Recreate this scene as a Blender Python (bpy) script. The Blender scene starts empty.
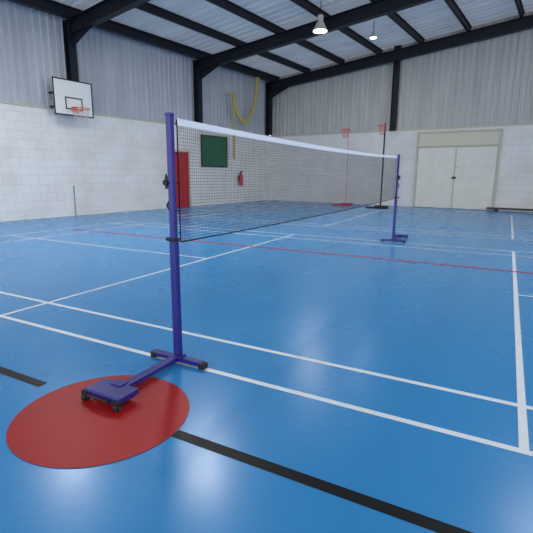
import bpy, bmesh, math, random
from mathutils import Vector, Matrix
random.seed(4)
sc=bpy.context.scene
COL=sc.collection
# ------------------------------------------------------------ materials
def mat(name,col,rough=.5,metal=0,spec=.5,emit=None,es=0,noise=0,nscale=5,bump=0,bscale=60,coat=0,coatr=.1):
    m=bpy.data.materials.new(name); m.use_nodes=True; nt=m.node_tree; b=nt.nodes['Principled BSDF']
    c=tuple((x/255)**2.2 for x in col)+(1,)
    b.inputs['Base Color'].default_value=c
    b.inputs['Roughness'].default_value=rough; b.inputs['Metallic'].default_value=metal
    b.inputs['Specular IOR Level'].default_value=spec
    b.inputs['Coat Weight'].default_value=coat; b.inputs['Coat Roughness'].default_value=coatr
    tc=nt.nodes.new('ShaderNodeTexCoord')
    if noise:
        n=nt.nodes.new('ShaderNodeTexNoise'); n.inputs['Scale'].default_value=nscale; n.inputs['Detail'].default_value=5
        nt.links.new(tc.outputs['Object'],n.inputs['Vector'])
        r=nt.nodes.new('ShaderNodeValToRGB'); r.color_ramp.elements[0].position=.3; r.color_ramp.elements[1].position=.7
        r.color_ramp.elements[0].color=tuple(x*(1-noise) for x in c[:3])+(1,)
        r.color_ramp.elements[1].color=tuple(min(1,x*(1+noise)) for x in c[:3])+(1,)
        nt.links.new(n.outputs['Fac'],r.inputs['Fac']); nt.links.new(r.outputs['Color'],b.inputs['Base Color'])
    if bump:
        n2=nt.nodes.new('ShaderNodeTexNoise'); n2.inputs['Scale'].default_value=bscale
        nt.links.new(tc.outputs['Object'],n2.inputs['Vector'])
        bp=nt.nodes.new('ShaderNodeBump'); bp.inputs['Strength'].default_value=bump; bp.inputs['Distance'].default_value=.01
        nt.links.new(n2.outputs['Fac'],bp.inputs['Height']); nt.links.new(bp.outputs['Normal'],b.inputs['Normal'])
    if emit:
        b.inputs['Emission Color'].default_value=tuple((x/255)**2.2 for x in emit)+(1,); b.inputs['Emission Strength'].default_value=es
    return m
def brick_mat(name,col,axis):
    m=mat(name,col,.75,spec=.3); nt=m.node_tree; b=nt.nodes['Principled BSDF']
    tc=nt.nodes.new('ShaderNodeTexCoord'); sp=nt.nodes.new('ShaderNodeSeparateXYZ'); cb=nt.nodes.new('ShaderNodeCombineXYZ')
    nt.links.new(tc.outputs['Object'],sp.inputs[0])
    nt.links.new(sp.outputs[axis],cb.inputs['X']); nt.links.new(sp.outputs['Z'],cb.inputs['Y'])
    br=nt.nodes.new('ShaderNodeTexBrick'); br.inputs['Scale'].default_value=1
    br.inputs['Brick Width'].default_value=.45; br.inputs['Row Height'].default_value=.225; br.inputs['Mortar Size'].default_value=.008
    br.inputs['Mortar Smooth'].default_value=.6
    c=[(x/255)**2.2 for x in col]
    br.inputs['Color1'].default_value=(*c,1); br.inputs['Color2'].default_value=(*[x*.96 for x in c],1); br.inputs['Mortar'].default_value=(*[x*.84 for x in c],1)
    nt.links.new(cb.outputs[0],br.inputs['Vector'])
    n=nt.nodes.new('ShaderNodeTexNoise'); n.inputs['Scale'].default_value=1.3; n.inputs['Detail'].default_value=6
    nt.links.new(tc.outputs['Object'],n.inputs['Vector'])
    r=nt.nodes.new('ShaderNodeValToRGB'); r.color_ramp.elements[0].position=.3; r.color_ramp.elements[0].color=(.9,.89,.87,1); r.color_ramp.elements[1].position=.6
    nt.links.new(n.outputs['Fac'],r.inputs['Fac'])
    mx=nt.nodes.new('ShaderNodeMix'); mx.data_type='RGBA'; mx.blend_type='MULTIPLY'; mx.inputs[0].default_value=1
    nt.links.new(br.outputs['Color'],mx.inputs[6]); nt.links.new(r.outputs['Color'],mx.inputs[7])
    nt.links.new(mx.outputs[2],b.inputs['Base Color'])
    bp=nt.nodes.new('ShaderNodeBump'); bp.inputs['Strength'].default_value=.4; bp.inputs['Distance'].default_value=.01; bp.invert=True
    nt.links.new(br.outputs['Fac'],bp.inputs['Height']); nt.links.new(bp.outputs['Normal'],b.inputs['Normal'])
    return m
def sheet_mat(name,col,vert=True,es=0):
    m=mat(name,col,.55,spec=.4); nt=m.node_tree; b=nt.nodes['Principled BSDF']
    tc=nt.nodes.new('ShaderNodeTexCoord'); mp=nt.nodes.new('ShaderNodeMapping')
    mp.inputs['Scale'].default_value=(3,3,.25) if vert else (.25,1.2,1)
    n=nt.nodes.new('ShaderNodeTexNoise'); n.inputs['Scale'].default_value=1.5; n.inputs['Detail'].default_value=5
    nt.links.new(tc.outputs['Object'],mp.inputs[0]); nt.links.new(mp.outputs[0],n.inputs['Vector'])
    r=nt.nodes.new('ShaderNodeValToRGB'); c=[(x/255)**2.2 for x in col]
    r.color_ramp.elements[0].position=.3; r.color_ramp.elements[0].color=(*[x*.86 for x in c],1)
    r.color_ramp.elements[1].position=.65; r.color_ramp.elements[1].color=(*[min(1,x*1.08) for x in c],1)
    nt.links.new(n.outputs['Fac'],r.inputs['Fac']); nt.links.new(r.outputs['Color'],b.inputs['Base Color'])
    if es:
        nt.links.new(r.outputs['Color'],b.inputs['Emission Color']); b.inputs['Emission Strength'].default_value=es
    return m
def floor_mat():
    m=mat('floor_vinyl',(56,143,203),.3,spec=.5,noise=.04,nscale=.6); nt=m.node_tree; b=nt.nodes['Principled BSDF']
    tc=nt.nodes.new('ShaderNodeTexCoord')
    n=nt.nodes.new('ShaderNodeTexNoise'); n.inputs['Scale'].default_value=1.2; n.inputs['Detail'].default_value=8
    nt.links.new(tc.outputs['Object'],n.inputs['Vector'])
    mr=nt.nodes.new('ShaderNodeMapRange'); mr.inputs['To Min'].default_value=.2; mr.inputs['To Max'].default_value=.33
    nt.links.new(n.outputs['Fac'],mr.inputs['Value']); nt.links.new(mr.outputs[0],b.inputs['Roughness'])
    n2=nt.nodes.new('ShaderNodeTexNoise'); n2.inputs['Scale'].default_value=5; n2.inputs['Detail'].default_value=1
    nt.links.new(tc.outputs['Object'],n2.inputs['Vector'])
    bp=nt.nodes.new('ShaderNodeBump'); bp.inputs['Strength'].default_value=.035; bp.inputs['Distance'].default_value=.003
    nt.links.new(n2.outputs['Fac'],bp.inputs['Height']); nt.links.new(bp.outputs['Normal'],b.inputs['Normal'])
    return m
M_floor=floor_mat()
M_white=mat('line_white',(236,240,240),.4,noise=.03,nscale=8)
M_black=mat('line_black',(14,14,18),.45,noise=.3,nscale=14,spec=.25)
M_redl=mat('line_red',(200,40,56),.5,spec=.15)
M_dot=mat('dot_red',(174,33,32),.42,noise=.06,nscale=3,spec=.25)
M_blue=mat('paint_blue',(36,34,122),.35,noise=.05,nscale=30)
M_rub=mat('rubber_black',(20,20,22),.6)
M_steel=mat('steel_dark',(27,31,40),.5,spec=.3,noise=.1,nscale=4)
M_chr=mat('metal_grey',(120,122,125),.35,metal=.8)
M_pipe=mat('pipe_grey',(150,148,146),.5)
M_net=mat('net_cord',(70,66,72),.8,spec=.2)
M_netd=mat('net_border_cord',(22,20,22),.8,spec=.2)
M_tape=mat('net_tape',(230,234,240),.7)
M_brickL=brick_mat('block_white_a',(235,233,230),'Y')
M_brickB=brick_mat('block_white_b',(228,227,225),'X')
M_shL=sheet_mat('sheet_grey',(180,184,192))
M_shB=sheet_mat('sheet_cream',(188,187,183))
M_roof=sheet_mat('roof_sheet_glow',(168,175,184),False,es=.28)  # emission added to brighten the ceiling; the roof sheets are no lamp
M_door=mat('door_cream',(222,219,208),.5,noise=.05,nscale=3)
M_frame=mat('door_frame',(190,186,170),.5)
M_reddoor=mat('door_red',(178,34,40),.45)
M_green=mat('board_green',(24,98,62),.7,noise=.08,nscale=5)
M_wboard=mat('board_white',(225,225,222),.5)
M_orange=mat('ring_orange',(214,84,58),.4)
M_pink=mat('ring_pink',(215,100,100),.4)
M_redb=mat('base_red',(190,30,50),.4)
M_netw=mat('string_white',(215,190,190),.8)
M_ext=mat('ext_red',(185,28,30),.3)
M_rope=mat('rope_straw',(178,164,104),.85,noise=.15,nscale=30)
M_lamp=mat('lamp_emit',(255,255,250),.5,emit=(255,252,244),es=6)
M_lampb=mat('lamp_body',(190,186,170),.4)
M_plank=mat('plank_dark',(52,46,48),.6)
# ------------------------------------------------------------ mesh helper
class MB:
    def __init__(s): s.bm=bmesh.new()
    def _m(s,g,mi):
        fs=set()
        for v in g:
            for f in v.link_faces: fs.add(f)
        for f in fs: f.material_index=mi
    def box(s,c,d,mi=0,rot=None,bev=0):
        g=bmesh.ops.create_cube(s.bm,size=1)['verts']
        M=Matrix.Translation(c)@(rot.to_4x4() if rot else Matrix.Identity(4))@Matrix.Diagonal((*d,1))
        bmesh.ops.transform(s.bm,matrix=M,verts=g)
        s._m(g,mi)
        if bev:
            es=list({e for v in g for e in v.link_edges})
            bmesh.ops.bevel(s.bm,geom=es,offset=bev,segments=2,affect='EDGES',profile=.6)
        return s
    def cyl(s,a,b,r,mi=0,seg=16,r2=None):
        a=Vector(a);b=Vector(b);d=b-a
        g=bmesh.ops.create_cone(s.bm,cap_ends=True,segments=seg,radius1=r,radius2=r if r2 is None else r2,depth=d.length)['verts']
        M=Matrix.Translation((a+b)/2)@d.to_track_quat('Z','Y').to_matrix().to_4x4()
        bmesh.ops.transform(s.bm,matrix=M,verts=g); s._m(g,mi); return s
    def tube(s,pts,r,mi=0,seg=8,closed=False):
        pts=[Vector(p) for p in pts]; n=len(pts); rings=[]
        up=Vector((0,0,1)); prev=None
        for i,p in enumerate(pts):
            if closed: t=(pts[(i+1)%n]-pts[i-1])
            else: t=pts[min(i+1,n-1)]-pts[max(i-1,0)]
            t.normalize()
            x=t.cross(up) if prev is None else (prev-t*prev.dot(t))
            if x.length<.05: x=t.cross(Vector((1,0,0)))
            x.normalize(); prev=x; y=x.cross(t)
            rr=r[i] if isinstance(r,(list,tuple)) else r
            rings.append([s.bm.verts.new(p+rr*(math.cos(2*math.pi*k/seg)*x+math.sin(2*math.pi*k/seg)*y)) for k in range(seg)])
        for i in range(n if closed else n-1):
            A=rings[i];B=rings[(i+1)%n]
            for k in range(seg):
                f=s.bm.faces.new((A[k],A[(k+1)%seg],B[(k+1)%seg],B[k])); f.material_index=mi
        if not closed:
            s.bm.faces.new(rings[0][::-1]).material_index=mi; s.bm.faces.new(rings[-1]).material_index=mi
        return s
    def poly(s,vs,mi=0):
        f=s.bm.faces.new([s.bm.verts.new(v) for v in vs]); f.material_index=mi; return s
    def obj(s,name,mats,loc=(0,0,0),rz=0,parent=None,smooth=False,**pr):
        bmesh.ops.recalc_face_normals(s.bm,faces=s.bm.faces)
        me=bpy.data.meshes.new(name); s.bm.to_mesh(me); s.bm.free()
        for m in (mats if isinstance(mats,(list,tuple)) else [mats]): me.materials.append(m)
        if smooth:
            for p in me.polygons: p.use_smooth=True
            try: me.set_sharp_from_angle(angle=math.radians(40))
            except Exception: pass
        o=bpy.data.objects.new(name,me); COL.objects.link(o); o.location=loc; o.rotation_euler=(0,0,rz)
        if parent: o.parent=parent
        for k,v in pr.items(): o[k]=v
        return o
def empty(name,loc,rz=0,**pr):
    o=bpy.data.objects.new(name,None); COL.objects.link(o); o.location=loc; o.rotation_euler=(0,0,rz); o.empty_display_size=.1
    for k,v in pr.items(): o[k]=v
    return o
# ------------------------------------------------------------ room frame
TH=.101; C,S=math.cos(TH),math.sin(TH); K=Vector((-8.05,16.45,0))
def RM(u,v,z=0): return Vector((K.x+u*C+v*S, K.y-u*S+v*C, z))
RZ=-TH
HB=2.87
UW=25.0; VF=-24.75
def zr(u): return 5.35+.1*min(u,UW-u)
MB().box((UW/2,VF/2,-.1),(UW+.4,-VF+.4,.2)).obj('floor',M_floor,RM(0,0),RZ,kind='structure')
MB().box((-.1,VF/2,HB/2),(.2,-VF,HB)).obj('wall_left',M_brickL,RM(0,0),RZ,kind='structure')
MB().box((UW/2,.1,HB/2),(UW+.4,.2,HB)).obj('wall_back',M_brickB,RM(0,0),RZ,kind='structure')
def profile(L,pitch,depth):
    out=[];x=0
    while x<L:
        for a,d in ((0,0),(.45,0),(.55,1),(.9,1)): out.append((min(L,x+a*pitch),d*depth))
        x+=pitch
    out.append((L,0)); return out
b=MB(); pr=profile(-VF,.2,.03)
vb=[b.bm.verts.new((-.03+d,-x,HB)) for x,d in pr]; vt=[b.bm.verts.new((-.03+d,-x,5.45)) for x,d in pr]
for i in range(len(pr)-1): b.bm.faces.new((vb[i],vb[i+1],vt[i+1],vt[i]))
b.obj('wall_left_cladding',M_shL,RM(0,0),RZ,kind='structure')
b=MB(); pr=profile(UW,.2,.03)
vb=[b.bm.verts.new((x,.03-d,HB)) for x,d in pr]; vt=[b.bm.verts.new((x,.03-d,zr(x)+.1)) for x,d in pr]
for i in range(len(pr)-1): b.bm.faces.new((vb[i],vb[i+1],vt[i+1],vt[i]))
b.obj('wall_back_cladding',M_shB,RM(0,0),RZ,kind='structure')
MB().box((.0,VF/2,HB+.01),(.06,-VF,.05)).obj('trim_1',M_frame,RM(0,0),RZ,kind='structure')
MB().box((UW/2,.0,HB+.01),(UW,.06,.05)).obj('trim_2',M_frame,RM(0,0),RZ,kind='structure')
b=MB()
for side in (0,1):
    pr=profile(-VF+.3,.33,.04)
    ua,ub=(-.1,UW/2) if side==0 else (UW/2,UW+.1)
    A=[b.bm.verts.new((ua,.1-x,zr(ua)+d)) for x,d in pr]; B=[b.bm.verts.new((ub,.1-x,zr(ub)+d)) for x,d in pr]
    for i in range(len(pr)-1): b.bm.faces.new((A[i],A[i+1],B[i+1],B[i]))
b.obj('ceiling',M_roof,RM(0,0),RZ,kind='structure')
# ------------------------------------------------------------ steel frames
def ibeam(b,p,q,h,w,t=.02):
    p=Vector(p);q=Vector(q);d=q-p;L=d.length
    x=d.normalized(); y=Vector((0,0,1)).cross(x).normalized() if abs(x.z)<.99 else Vector((0,1,0)); z=x.cross(y)
    R=Matrix((x,y,z)).transposed(); c=(p+q)/2
    b.box(c,(L,t,h),rot=R); b.box(c+z*(h/2),(L,w,t),rot=R); b.box(c-z*(h/2),(L,w,t),rot=R)
frames=[-.36,-4.95,-9.9,-14.85]
for v in frames:
    e=empty('steel_portal_frame',RM(0,v),RZ,label='dark grey painted steel portal frame carrying the roof',category='steel frame',group='steel portal frames')
    b=MB(); ibeam(b,(.16,0,HB+.04),(.16,0,5.15),.22,.2); b.obj('column',M_steel,parent=e)
    b=MB(); ibeam(b,(.1,0,zr(.1)-.42),(UW/2,0,zr(UW/2)-.42),.34,.2)
    b.poly([(.26,0,4.45),(1.3,0,zr(1.3)-.58),(.26,0,zr(.26)-.6)])
    b.obj('rafter',M_steel,parent=e)
    b=MB(); ibeam(b,(UW/2,0,zr(UW/2)-.42),(UW-.1,0,zr(UW-.1)-.42),.34,.2); b.obj('rafter',M_steel,parent=e)
u=.45; i=0
while u<UW:
    b=MB(); w=.09 if i else .16; hh=.2 if i else .26
    ibeam(b,(0,0,0),(0,VF,0),hh,w)
    b.obj('roof_purlin',M_steel,RM(u,0,zr(u)-.12 if i else zr(u)-.16),RZ,label='dark steel purlin running under the roof sheets',category='roof beam',group='roof purlins')
    u+=1.55; i+=1
for u in (5.75,13.5):
    b=MB(); ibeam(b,(0,0,0),(0,0,zr(u)-.02-HB),.2,.16,t=.015); b.obj('gable_post',M_steel,RM(u,-.125,HB),RZ,label='dark steel post on the cream cladding above the block wall',category='steel post')
# ------------------------------------------------------------ lamps
def lamp(u,v,lab,k=1.0,drop=.75,P=110):
    z=zr(u)-drop
    e=empty('high_bay_lamp',RM(u,v,z),RZ,label=lab,category='lamp',group='high bay lamps')
    MB().cyl((0,0,0),(0,0,.26*k),.22*k,r2=.09*k,seg=24).cyl((0,0,.26*k),(0,0,.42*k),.09*k,seg=16).obj('lamp_shade',M_lampb,parent=e,smooth=True)
    MB().cyl((0,0,-.015),(0,0,-.002),.2*k,seg=24).obj('lamp_lens',M_lamp,parent=e)
    MB().cyl((0,0,.42*k),(0,0,drop-.002),.012,seg=8).obj('suspension_rod',M_steel,parent=e)
    L=bpy.data.lights.new('lamp_light','AREA'); L.shape='DISK'; L.size=.6; L.energy=P; L.color=(1,.98,.95)
    lo=bpy.data.objects.new('lamp_light',L); COL.objects.link(lo); lo.location=RM(u,v,z-.03)
for (u,v,k,P) in ((5.35,-5.55,.95,60),(5.95,-3.1,.5,20),(5.75,-11.1,1,110),(3.6,-12.9,1,80),(12,-8.5,1,60),(12,-13,1,60)):
    lamp(u,v,'lit white high bay lamp hanging from the steel roof' if k>.7 else 'small lit white high bay lamp near the gable wall',k,P=P,drop=.75 if k>.7 else .5)
# ------------------------------------------------------------ floor markings
def strip(p,q,w,m,lab,cat='floor marking',z=.0012,name='court_line'):
    p=Vector((*p,0));q=Vector((*q,0));d=(q-p);n=Vector((-d.y,d.x,0)).normalized()*w/2; c=(p+q)/2
    b=MB(); b.poly([p-n-c,q-n-c,q+n-c,p+n-c]); 
    return b.obj(name,m,(c.x,c.y,z),label=lab,category=cat,group='painted court lines')
LW='white painted badminton court line on blue floor'
def court(y0,xa,xb):
    for y in (0,.46,5.64,6.1): strip((xa,y0+y),(xb,y0+y),.042,M_white,LW)
    for x in (-6.7,-5.94,-1.98,1.98,5.94,6.7):
        if xa-.01<=x<=xb+.01: strip((x,y0-.02),(x,y0+6.12),.042,M_white,LW,z=.0016)
    strip((max(xa,-6.7),y0+3.05),(-1.98,y0+3.05),.04,M_white,LW,z=.002)
    strip((1.98,y0+3.05),(xb,y0+3.05),.04,M_white,LW,z=.002)
court(0,-6.7,6.7)
court(7.7,-6.7,6.7)
strip((-2.8,-.64),(-.5,-.64),.06,M_black,'black painted line on blue floor')
strip((.5,-.65),(4.5,-.65),.06,M_black,'black painted line on blue floor beside red circle')
strip((-6.5,4.34),(7,4.34),.055,M_redl,'thin red painted line across blue floor',z=.0024)
b=MB(); b.poly([(.44*math.cos(t*math.pi/48),.44*math.sin(t*math.pi/48),0) for t in range(96)])
b.obj('painted_circle',M_dot,(.06,-.69,.003),label='solid red painted circle on blue floor under the post base',category='floor marking')
# ------------------------------------------------------------ badminton posts
def post(loc,rz,lab):
    e=empty('badminton_post',loc,rz,label=lab,category='badminton post',group='badminton posts')
    MB().box((0,0,.42),(.044,.044,.80),bev=.006).obj('lower_tube',M_blue,parent=e)
    MB().box((0,0,1.19),(.036,.036,.74),bev=.005).obj('upper_tube',M_blue,parent=e)
    MB().box((0,0,.82),(.051,.051,.022),bev=.005).obj('collar',M_rub,parent=e)
    MB().cyl((-.025,0,.82),(-.045,0,.82),.006).cyl((-.042,0,.82),(-.056,0,.82),.012).obj('locking_knob',M_rub,parent=e,smooth=True)
    MB().box((0,0,1.565),(.040,.040,.02),bev=.005).obj('top_cap',M_blue,parent=e)
    b=MB(); b.box((-.028,0,1.17),(.028,.036,.075),bev=.005).cyl((-.03,-.03,1.17),(-.03,.035,1.17),.018,seg=14).cyl((-.035,0,1.17),(-.045,0,1.22),.006)
    b.obj('cord_winch',M_rub,parent=e,smooth=True)
    MB().cyl((-.015,0,1.07),(-.045,0,1.03),.007).cyl((-.045,0,1.03),(-.015,0,.99),.007).obj('cord_cleat',M_rub,parent=e,smooth=True)
    b=MB(); b.box((0,0,.03),(.40,.046,.03),bev=.005); b.box((0,-.005,.048),(.085,.07,.018),bev=.004); b.obj('cross_foot',M_blue,parent=e)
    for s in (-1,1): MB().box((s*.2,0,.021),(.045,.054,.04),bev=.01).obj('foot_pad',M_rub,parent=e)
    b=MB(); b.box((0,-.26,.04),(.055,.50,.03),bev=.005); b.obj('base_arm',M_blue,parent=e)
    b=MB()
    b.box((0,-.57,.055),(.26,.15,.034),bev=.008); b.box((0,-.57,.034),(.24,.13,.016),bev=.004)
    b.box((0,-.51,.074),(.075,.06,.012),bev=.003)
    b.obj('ballast_weight',M_blue,parent=e)
    b=MB(); b.tube([(-.075,-.645,.055),(-.075,-.665,.055),(.075,-.665,.055),(.075,-.645,.055)],.006); b.obj('carry_handle',M_rub,parent=e,smooth=True)
    for x in (-.12,.12):
        y=-.64
        MB().cyl((x-.015,y,.021),(x+.015,y,.021),.021,seg=20).cyl((x-.02,y,.021),(x+.02,y,.021),.006,mi=1).obj('wheel',[M_rub,M_chr],parent=e,smooth=True)
        MB().box((x,y,.05),(.042,.028,.022),bev=.004).obj('wheel_bracket',M_rub,parent=e)
    return e
post((-.012,.0,0),0,'blue steel badminton post with wheeled weighted base on red circle')
post((0.02,6.12,0),math.pi,'blue steel badminton post with weighted base at far net end')
# ------------------------------------------------------------ badminton net
e=empty('badminton_net',(0,.0,0),0,label='dark mesh badminton net with white top tape stretched between posts',category='net')
Y0,Y1=.05,6.05
def top(y): return 1.545-.032*(1-((y-3.05)/3.0)**2)
def bot(y): t=(y-3.05)/3.0; return .80-.02*(1-t*t)
def ribbon(b,a,c,r):
    a=Vector(a);c=Vector(c);d=(c-a).normalized(); x=Vector((1,0,0)); z=d.cross(x).normalized()
    P=[x*r,z*r,-x*r,-z*r]
    A=[b.bm.verts.new(a+k) for k in P];B=[b.bm.verts.new(c+k) for k in P]
    for k in range(4): b.bm.faces.new((A[k],A[(k+1)%4],B[(k+1)%4],B[k]))
b=MB(); sp=.02; n=int((Y1-Y0)/sp)
for i in range(n+1):
    y=Y0+(Y1-Y0)*i/n
    ribbon(b,(0,y,bot(y)),(0,y,top(y)-.03),.0009)
m=36
for j in range(m+1):
    ys=[Y0+(Y1-Y0)*k/24 for k in range(25)]
    for k in range(24):
        f=j/m; za=bot(ys[k])*(1-f)+(top(ys[k])-.03)*f; zb=bot(ys[k+1])*(1-f)+(top(ys[k+1])-.03)*f
        ribbon(b,(0,ys[k],za),(0,ys[k+1],zb),.0009)
b.obj('net_mesh',M_net,parent=e)
b=MB(); ys=[Y0+(Y1-Y0)*k/30 for k in range(31)]
for sx in (-.004,.004):
    R1=[b.bm.verts.new((sx,y,top(y))) for y in ys]; R2=[b.bm.verts.new((sx,y,top(y)-.036)) for y in ys]
    for k in range(30): b.bm.faces.new((R1[k],R1[k+1],R2[k+1],R2[k]))
b.tube([(0,y,top(y)) for y in ys],.005)
b.obj('top_tape',M_tape,parent=e,smooth=True)
MB().tube([(0,y,bot(y)) for y in ys],.0045).obj('bottom_cord',M_netd,parent=e,smooth=True)
for y in (Y0,Y1):
    MB().tube([(0,y,bot(y)),(0,y,1.16),(0,y,top(y))],.004).obj('side_cord',M_netd,parent=e,smooth=True)
for yy,dy in ((Y0,-.021),(Y1,.041)):
    for z in (.86,1.0,1.17,1.35,1.52):
        MB().tube([(0,yy,z),(0,yy+dy/2,z-.004),(0,yy+dy,z)],.003,seg=6).obj('tie_cord',M_netd,parent=e)
# ------------------------------------------------------------ basketball backboard on the wall
e=empty('basketball_hoop',RM(.28,-10.1,3.15),RZ,label='white basketball backboard with orange hoop fixed to wall column',category='basketball hoop')
b=MB(); b.box((.14,0,0),(.03,1.12,.9),bev=.004); b.obj('backboard',M_wboard,parent=e)
b=MB()
for (y,z,dy,dz) in ((0,.44,1.14,.03),(0,-.44,1.14,.03),(.555,0,.03,.91),(-.555,0,.03,.91)): b.box((.155,y,z),(.012,dy,dz))
b.obj('board_edge',M_steel,parent=e)
b=MB()
for (y,z,dy,dz) in ((0,.0,.5,.03),(0,-.28,.5,.03),(.235,-.14,.03,.3),(-.235,-.14,.03,.3)): b.box((.158,y,z),(.008,dy,dz))
b.obj('aiming_square',M_steel,parent=e)
b=MB(); b.tube([(.42+.225*math.cos(t*math.pi/16),.225*math.sin(t*math.pi/16),-.28) for t in range(32)],.012,closed=True)
b.box((.18,0,-.28),(.05,.12,.12)).cyl((.16,.05,-.36),(.3,.2,-.285),.008).cyl((.16,-.05,-.36),(.3,-.2,-.285),.008); b.obj('hoop_ring',M_orange,parent=e,smooth=True)
b=MB()
for k in range(12):
    for s in (1,-1):
        P=[]
        for j in range(5):
            a=(k+s*j*.5)*math.pi/6; r=.225-.025*j; P.append((.42+r*math.cos(a),r*math.sin(a),-.29-.08*j))
        b.tube(P,.004,seg=5)
b.obj('hoop_net',M_netw,parent=e)
b=MB(); 
for y in (-.47,.47):
    for z in (.1,-.25): b.box((-.02,y,z),(.32,.05,.05))
b.box((.1,0,.1),(.04,1.0,.05)).box((.1,0,-.25),(.04,1.0,.05)).box((.1,.3,-.07),(.04,.05,.4)); b.obj('wall_bracket',M_steel,parent=e)
# ------------------------------------------------------------ left wall items
e=empty('door_1',RM(0.02,-5.8,0),RZ,kind='structure')
MB().box((.02,0,.98),(.04,.74,1.94)).obj('door_leaf',M_reddoor,parent=e)
b=MB(); b.box((.02,.4,1.0),(.07,.06,2.0)).box((.02,-.4,1.0),(.07,.06,2.0)).box((.02,0,1.99),(.07,.86,.06)); b.obj('door_frame',M_frame,parent=e)
MB().cyl((.04,-.28,1.0),(.1,-.28,1.0),.012).cyl((.09,-.28,1.0),(.09,-.16,1.0),.01).obj('door_handle',M_chr,parent=e,smooth=True)
e=empty('notice_board',RM(.02,-3.95,2.05),RZ,label='green felt notice board with thin dark frame on white wall',category='notice board')
MB().box((.02,0,0),(.02,1.46,1.1)).obj('board_panel',M_green,parent=e)
b=MB()
for (y,z,dy,dz) in ((0,.57,1.52,.04),(0,-.57,1.52,.04),(.75,0,.04,1.18),(-.75,0,.04,1.18)): b.box((.025,y,z),(.035,dy,dz))
b.obj('board_frame',M_steel,parent=e)
e=empty('fire_extinguisher',RM(.14,-2.4,.72),RZ,label='red fire extinguisher hung on white block wall',category='fire extinguisher')
b=MB(); b.cyl((0,0,.03),(0,0,.42),.085,seg=24).cyl((0,0,.42),(0,0,.5),.085,r2=.03,seg=24).cyl((0,0,0),(0,0,.03),.075,r2=.085,seg=24); b.obj('cylinder_body',M_ext,parent=e,smooth=True)
b=MB(); b.cyl((0,0,.5),(0,0,.55),.028).box((.0,.04,.57),(.03,.14,.05)); b.tube([(0,-.0,.54),(.02,-.1,.5),(.03,-.115,.35),(.02,-.11,.18)],.012); b.obj('valve_handle',M_rub,parent=e,smooth=True)
MB().box((-.1,0,.3),(.04,.08,.2)).obj('wall_bracket',M_steel,parent=e)
def bez(P,n=16):
    out=[];P=[Vector(p) for p in P]
    for i in range(len(P)-1):
        p0=P[max(i-1,0)];p1=P[i];p2=P[i+1];p3=P[min(i+2,len(P)-1)]
        for k in range(n//2):
            t=k/(n//2); out.append(.5*((2*p1)+(-p0+p2)*t+(2*p0-5*p1+4*p2-p3)*t*t+(-p0+3*p1-3*p2+p3)*t**3))
    out.append(P[-1]); return out
e=empty('climbing_rope',RM(.45,-1.65,5.1),RZ,label='thick straw coloured climbing rope looped under the roof and hanging down',category='rope')
b=MB(); b.tube(bez([(0,0,0),(0,-.1,-.7),(0,-.4,-1.45),(0,-.85,-1.85),(0,-1.25,-1.68),(0,-1.52,-1.25),(0,-1.6,-.85)]),.085,seg=12); b.obj('rope_loop',M_rope,parent=e,smooth=True)
b=MB(); b.tube([(0,-1.6,-.8),(0,-1.62,-1.6),(0,-1.6,-2.4),(0,-1.6,-3.3)],.045,seg=10); b.obj('rope_tail',M_rope,parent=e,smooth=True)
b=MB(); b.box((-.2,-1.6,-.82),(.46,.04,.04)); b.box((-.42,-1.6,-.82),(.03,.1,.12)); b.obj('wall_bracket',M_lampb,parent=e)
MB().cyl((0,0,0),(0,0,.85),.016).obj('wall_pipe',M_pipe,RM(.03,-10.05,0),RZ,label='short grey vertical pipe at the foot of white wall',category='pipe')
# ------------------------------------------------------------ back wall double door
e=empty('door_2',RM(8.12,-.02,0),RZ,kind='structure')
for s in (-1,1):
    b=MB(); b.box((s*.68,-.02,1.11),(1.33,.05,2.18),bev=.004)
    b.obj('door_leaf',M_door,parent=e)
b=MB(); b.box((-1.39,-.02,1.38),(.07,.09,2.76)).box((1.39,-.02,1.38),(.07,.09,2.76)).box((0,-.02,2.25),(2.8,.09,.06)).box((0,-.02,2.75),(2.85,.09,.05)); b.obj('door_frame',M_frame,parent=e)
MB().box((0,-.01,2.5),(2.7,.05,.44)).obj('transom_panel',mat('panel_cream',(206,202,182),.5),parent=e)
b=MB(); b.box((0,-.055,1.1),(.04,.02,2.0)).cyl((.1,-.05,1.5),(.1,-.09,1.5),.02); b.box((.05,-.05,1.5),(.1,.02,.04)); b.obj('meeting_stile',M_frame,parent=e)
MB().box((-.0,-.085,1.12),(.14,.03,.07)).obj('door_lock',M_steel,parent=e)
e=empty('gym_bench',RM(10.75,-.35,0),RZ,label='low dark wooden bench lying along the foot of the wall',category='bench')
MB().box((0,0,.1),(2.8,.26,.05),bev=.006).obj('bench_top',M_plank,parent=e)
for x in (-1.1,1.1): MB().box((x,0,.04),(.1,.24,.08)).obj('bench_leg',M_plank,parent=e)
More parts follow.
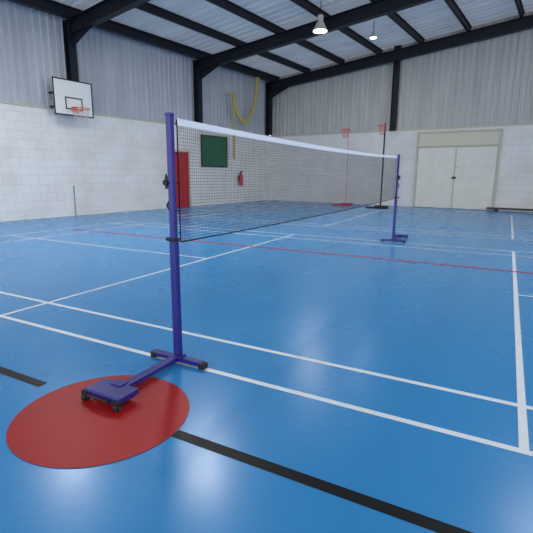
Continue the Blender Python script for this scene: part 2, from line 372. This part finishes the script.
# ------------------------------------------------------------ netball posts
def netball(u,v,h,mp,mr,mb,lab,pr,R=.19):
    e=empty('netball_post',RM(u,v),RZ,label=lab,category='netball post')
    MB().cyl((0,0,.04),(0,0,h),pr).obj('pole',mp,parent=e,smooth=True)
    b=MB(); b.tube([(R*math.cos(t*math.pi/12),-.3+R*math.sin(t*math.pi/12),h-.1) for t in range(24)],.012,closed=True); b.cyl((0,0,h-.1),(0,-.3+R,h-.1),.012); b.obj('ring',mr,parent=e,smooth=True)
    b=MB()
    for k in range(10):
        for s in (1,-1):
            b.tube([((R-.02*j)*math.cos((k+s*j*.5)*math.pi/5),-.3+(R-.02*j)*math.sin((k+s*j*.5)*math.pi/5),h-.1-.08*j) for j in range(5)],.004,seg=4)
    b.obj('ring_net',mr,parent=e)
    b=MB(); b.box((0,-.15,.03),(.06,.6,.05)).box((0,-.4,.03),(.8,.07,.05)).box((0,.1,.04),(.5,.12,.08)); b.obj('base',mb,parent=e)
netball(4.28,-.9,3.0,M_pink,M_pink,M_redb,'thin red netball post with pink ring beside white wall',.010,.16)
netball(5.9,-1.4,3.02,M_rub,M_pink,M_rub,'black netball post with pink ring and net',.028,.15)
# ------------------------------------------------------------ world
w=bpy.data.worlds.new('world'); sc.world=w; w.use_nodes=True
bg=w.node_tree.nodes['Background']; bg.inputs[0].default_value=(.96,.98,1,1); bg.inputs[1].default_value=2.5
sc.view_settings.view_transform='Standard'
# ------------------------------------------------------------ camera
yaw,pitch,roll=-.493,.208,.007
f=Vector((math.sin(yaw)*math.cos(pitch),math.cos(yaw)*math.cos(pitch),-math.sin(pitch)))
r=Vector((math.cos(yaw),-math.sin(yaw),0)); uu=r.cross(f)
r2=math.cos(roll)*r+math.sin(roll)*uu; u2=-math.sin(roll)*r+math.cos(roll)*uu
cd=bpy.data.cameras.new('camera'); cam=bpy.data.objects.new('camera',cd); COL.objects.link(cam)
Mx=Matrix((r2,u2,-f)).transposed().to_4x4(); Mx.translation=(1.790,-2.131,1.229); cam.matrix_world=Mx
cd.sensor_width=36; cd.lens=441.1/533*36; cd.clip_start=.05; cd.clip_end=200
sc.camera=cam
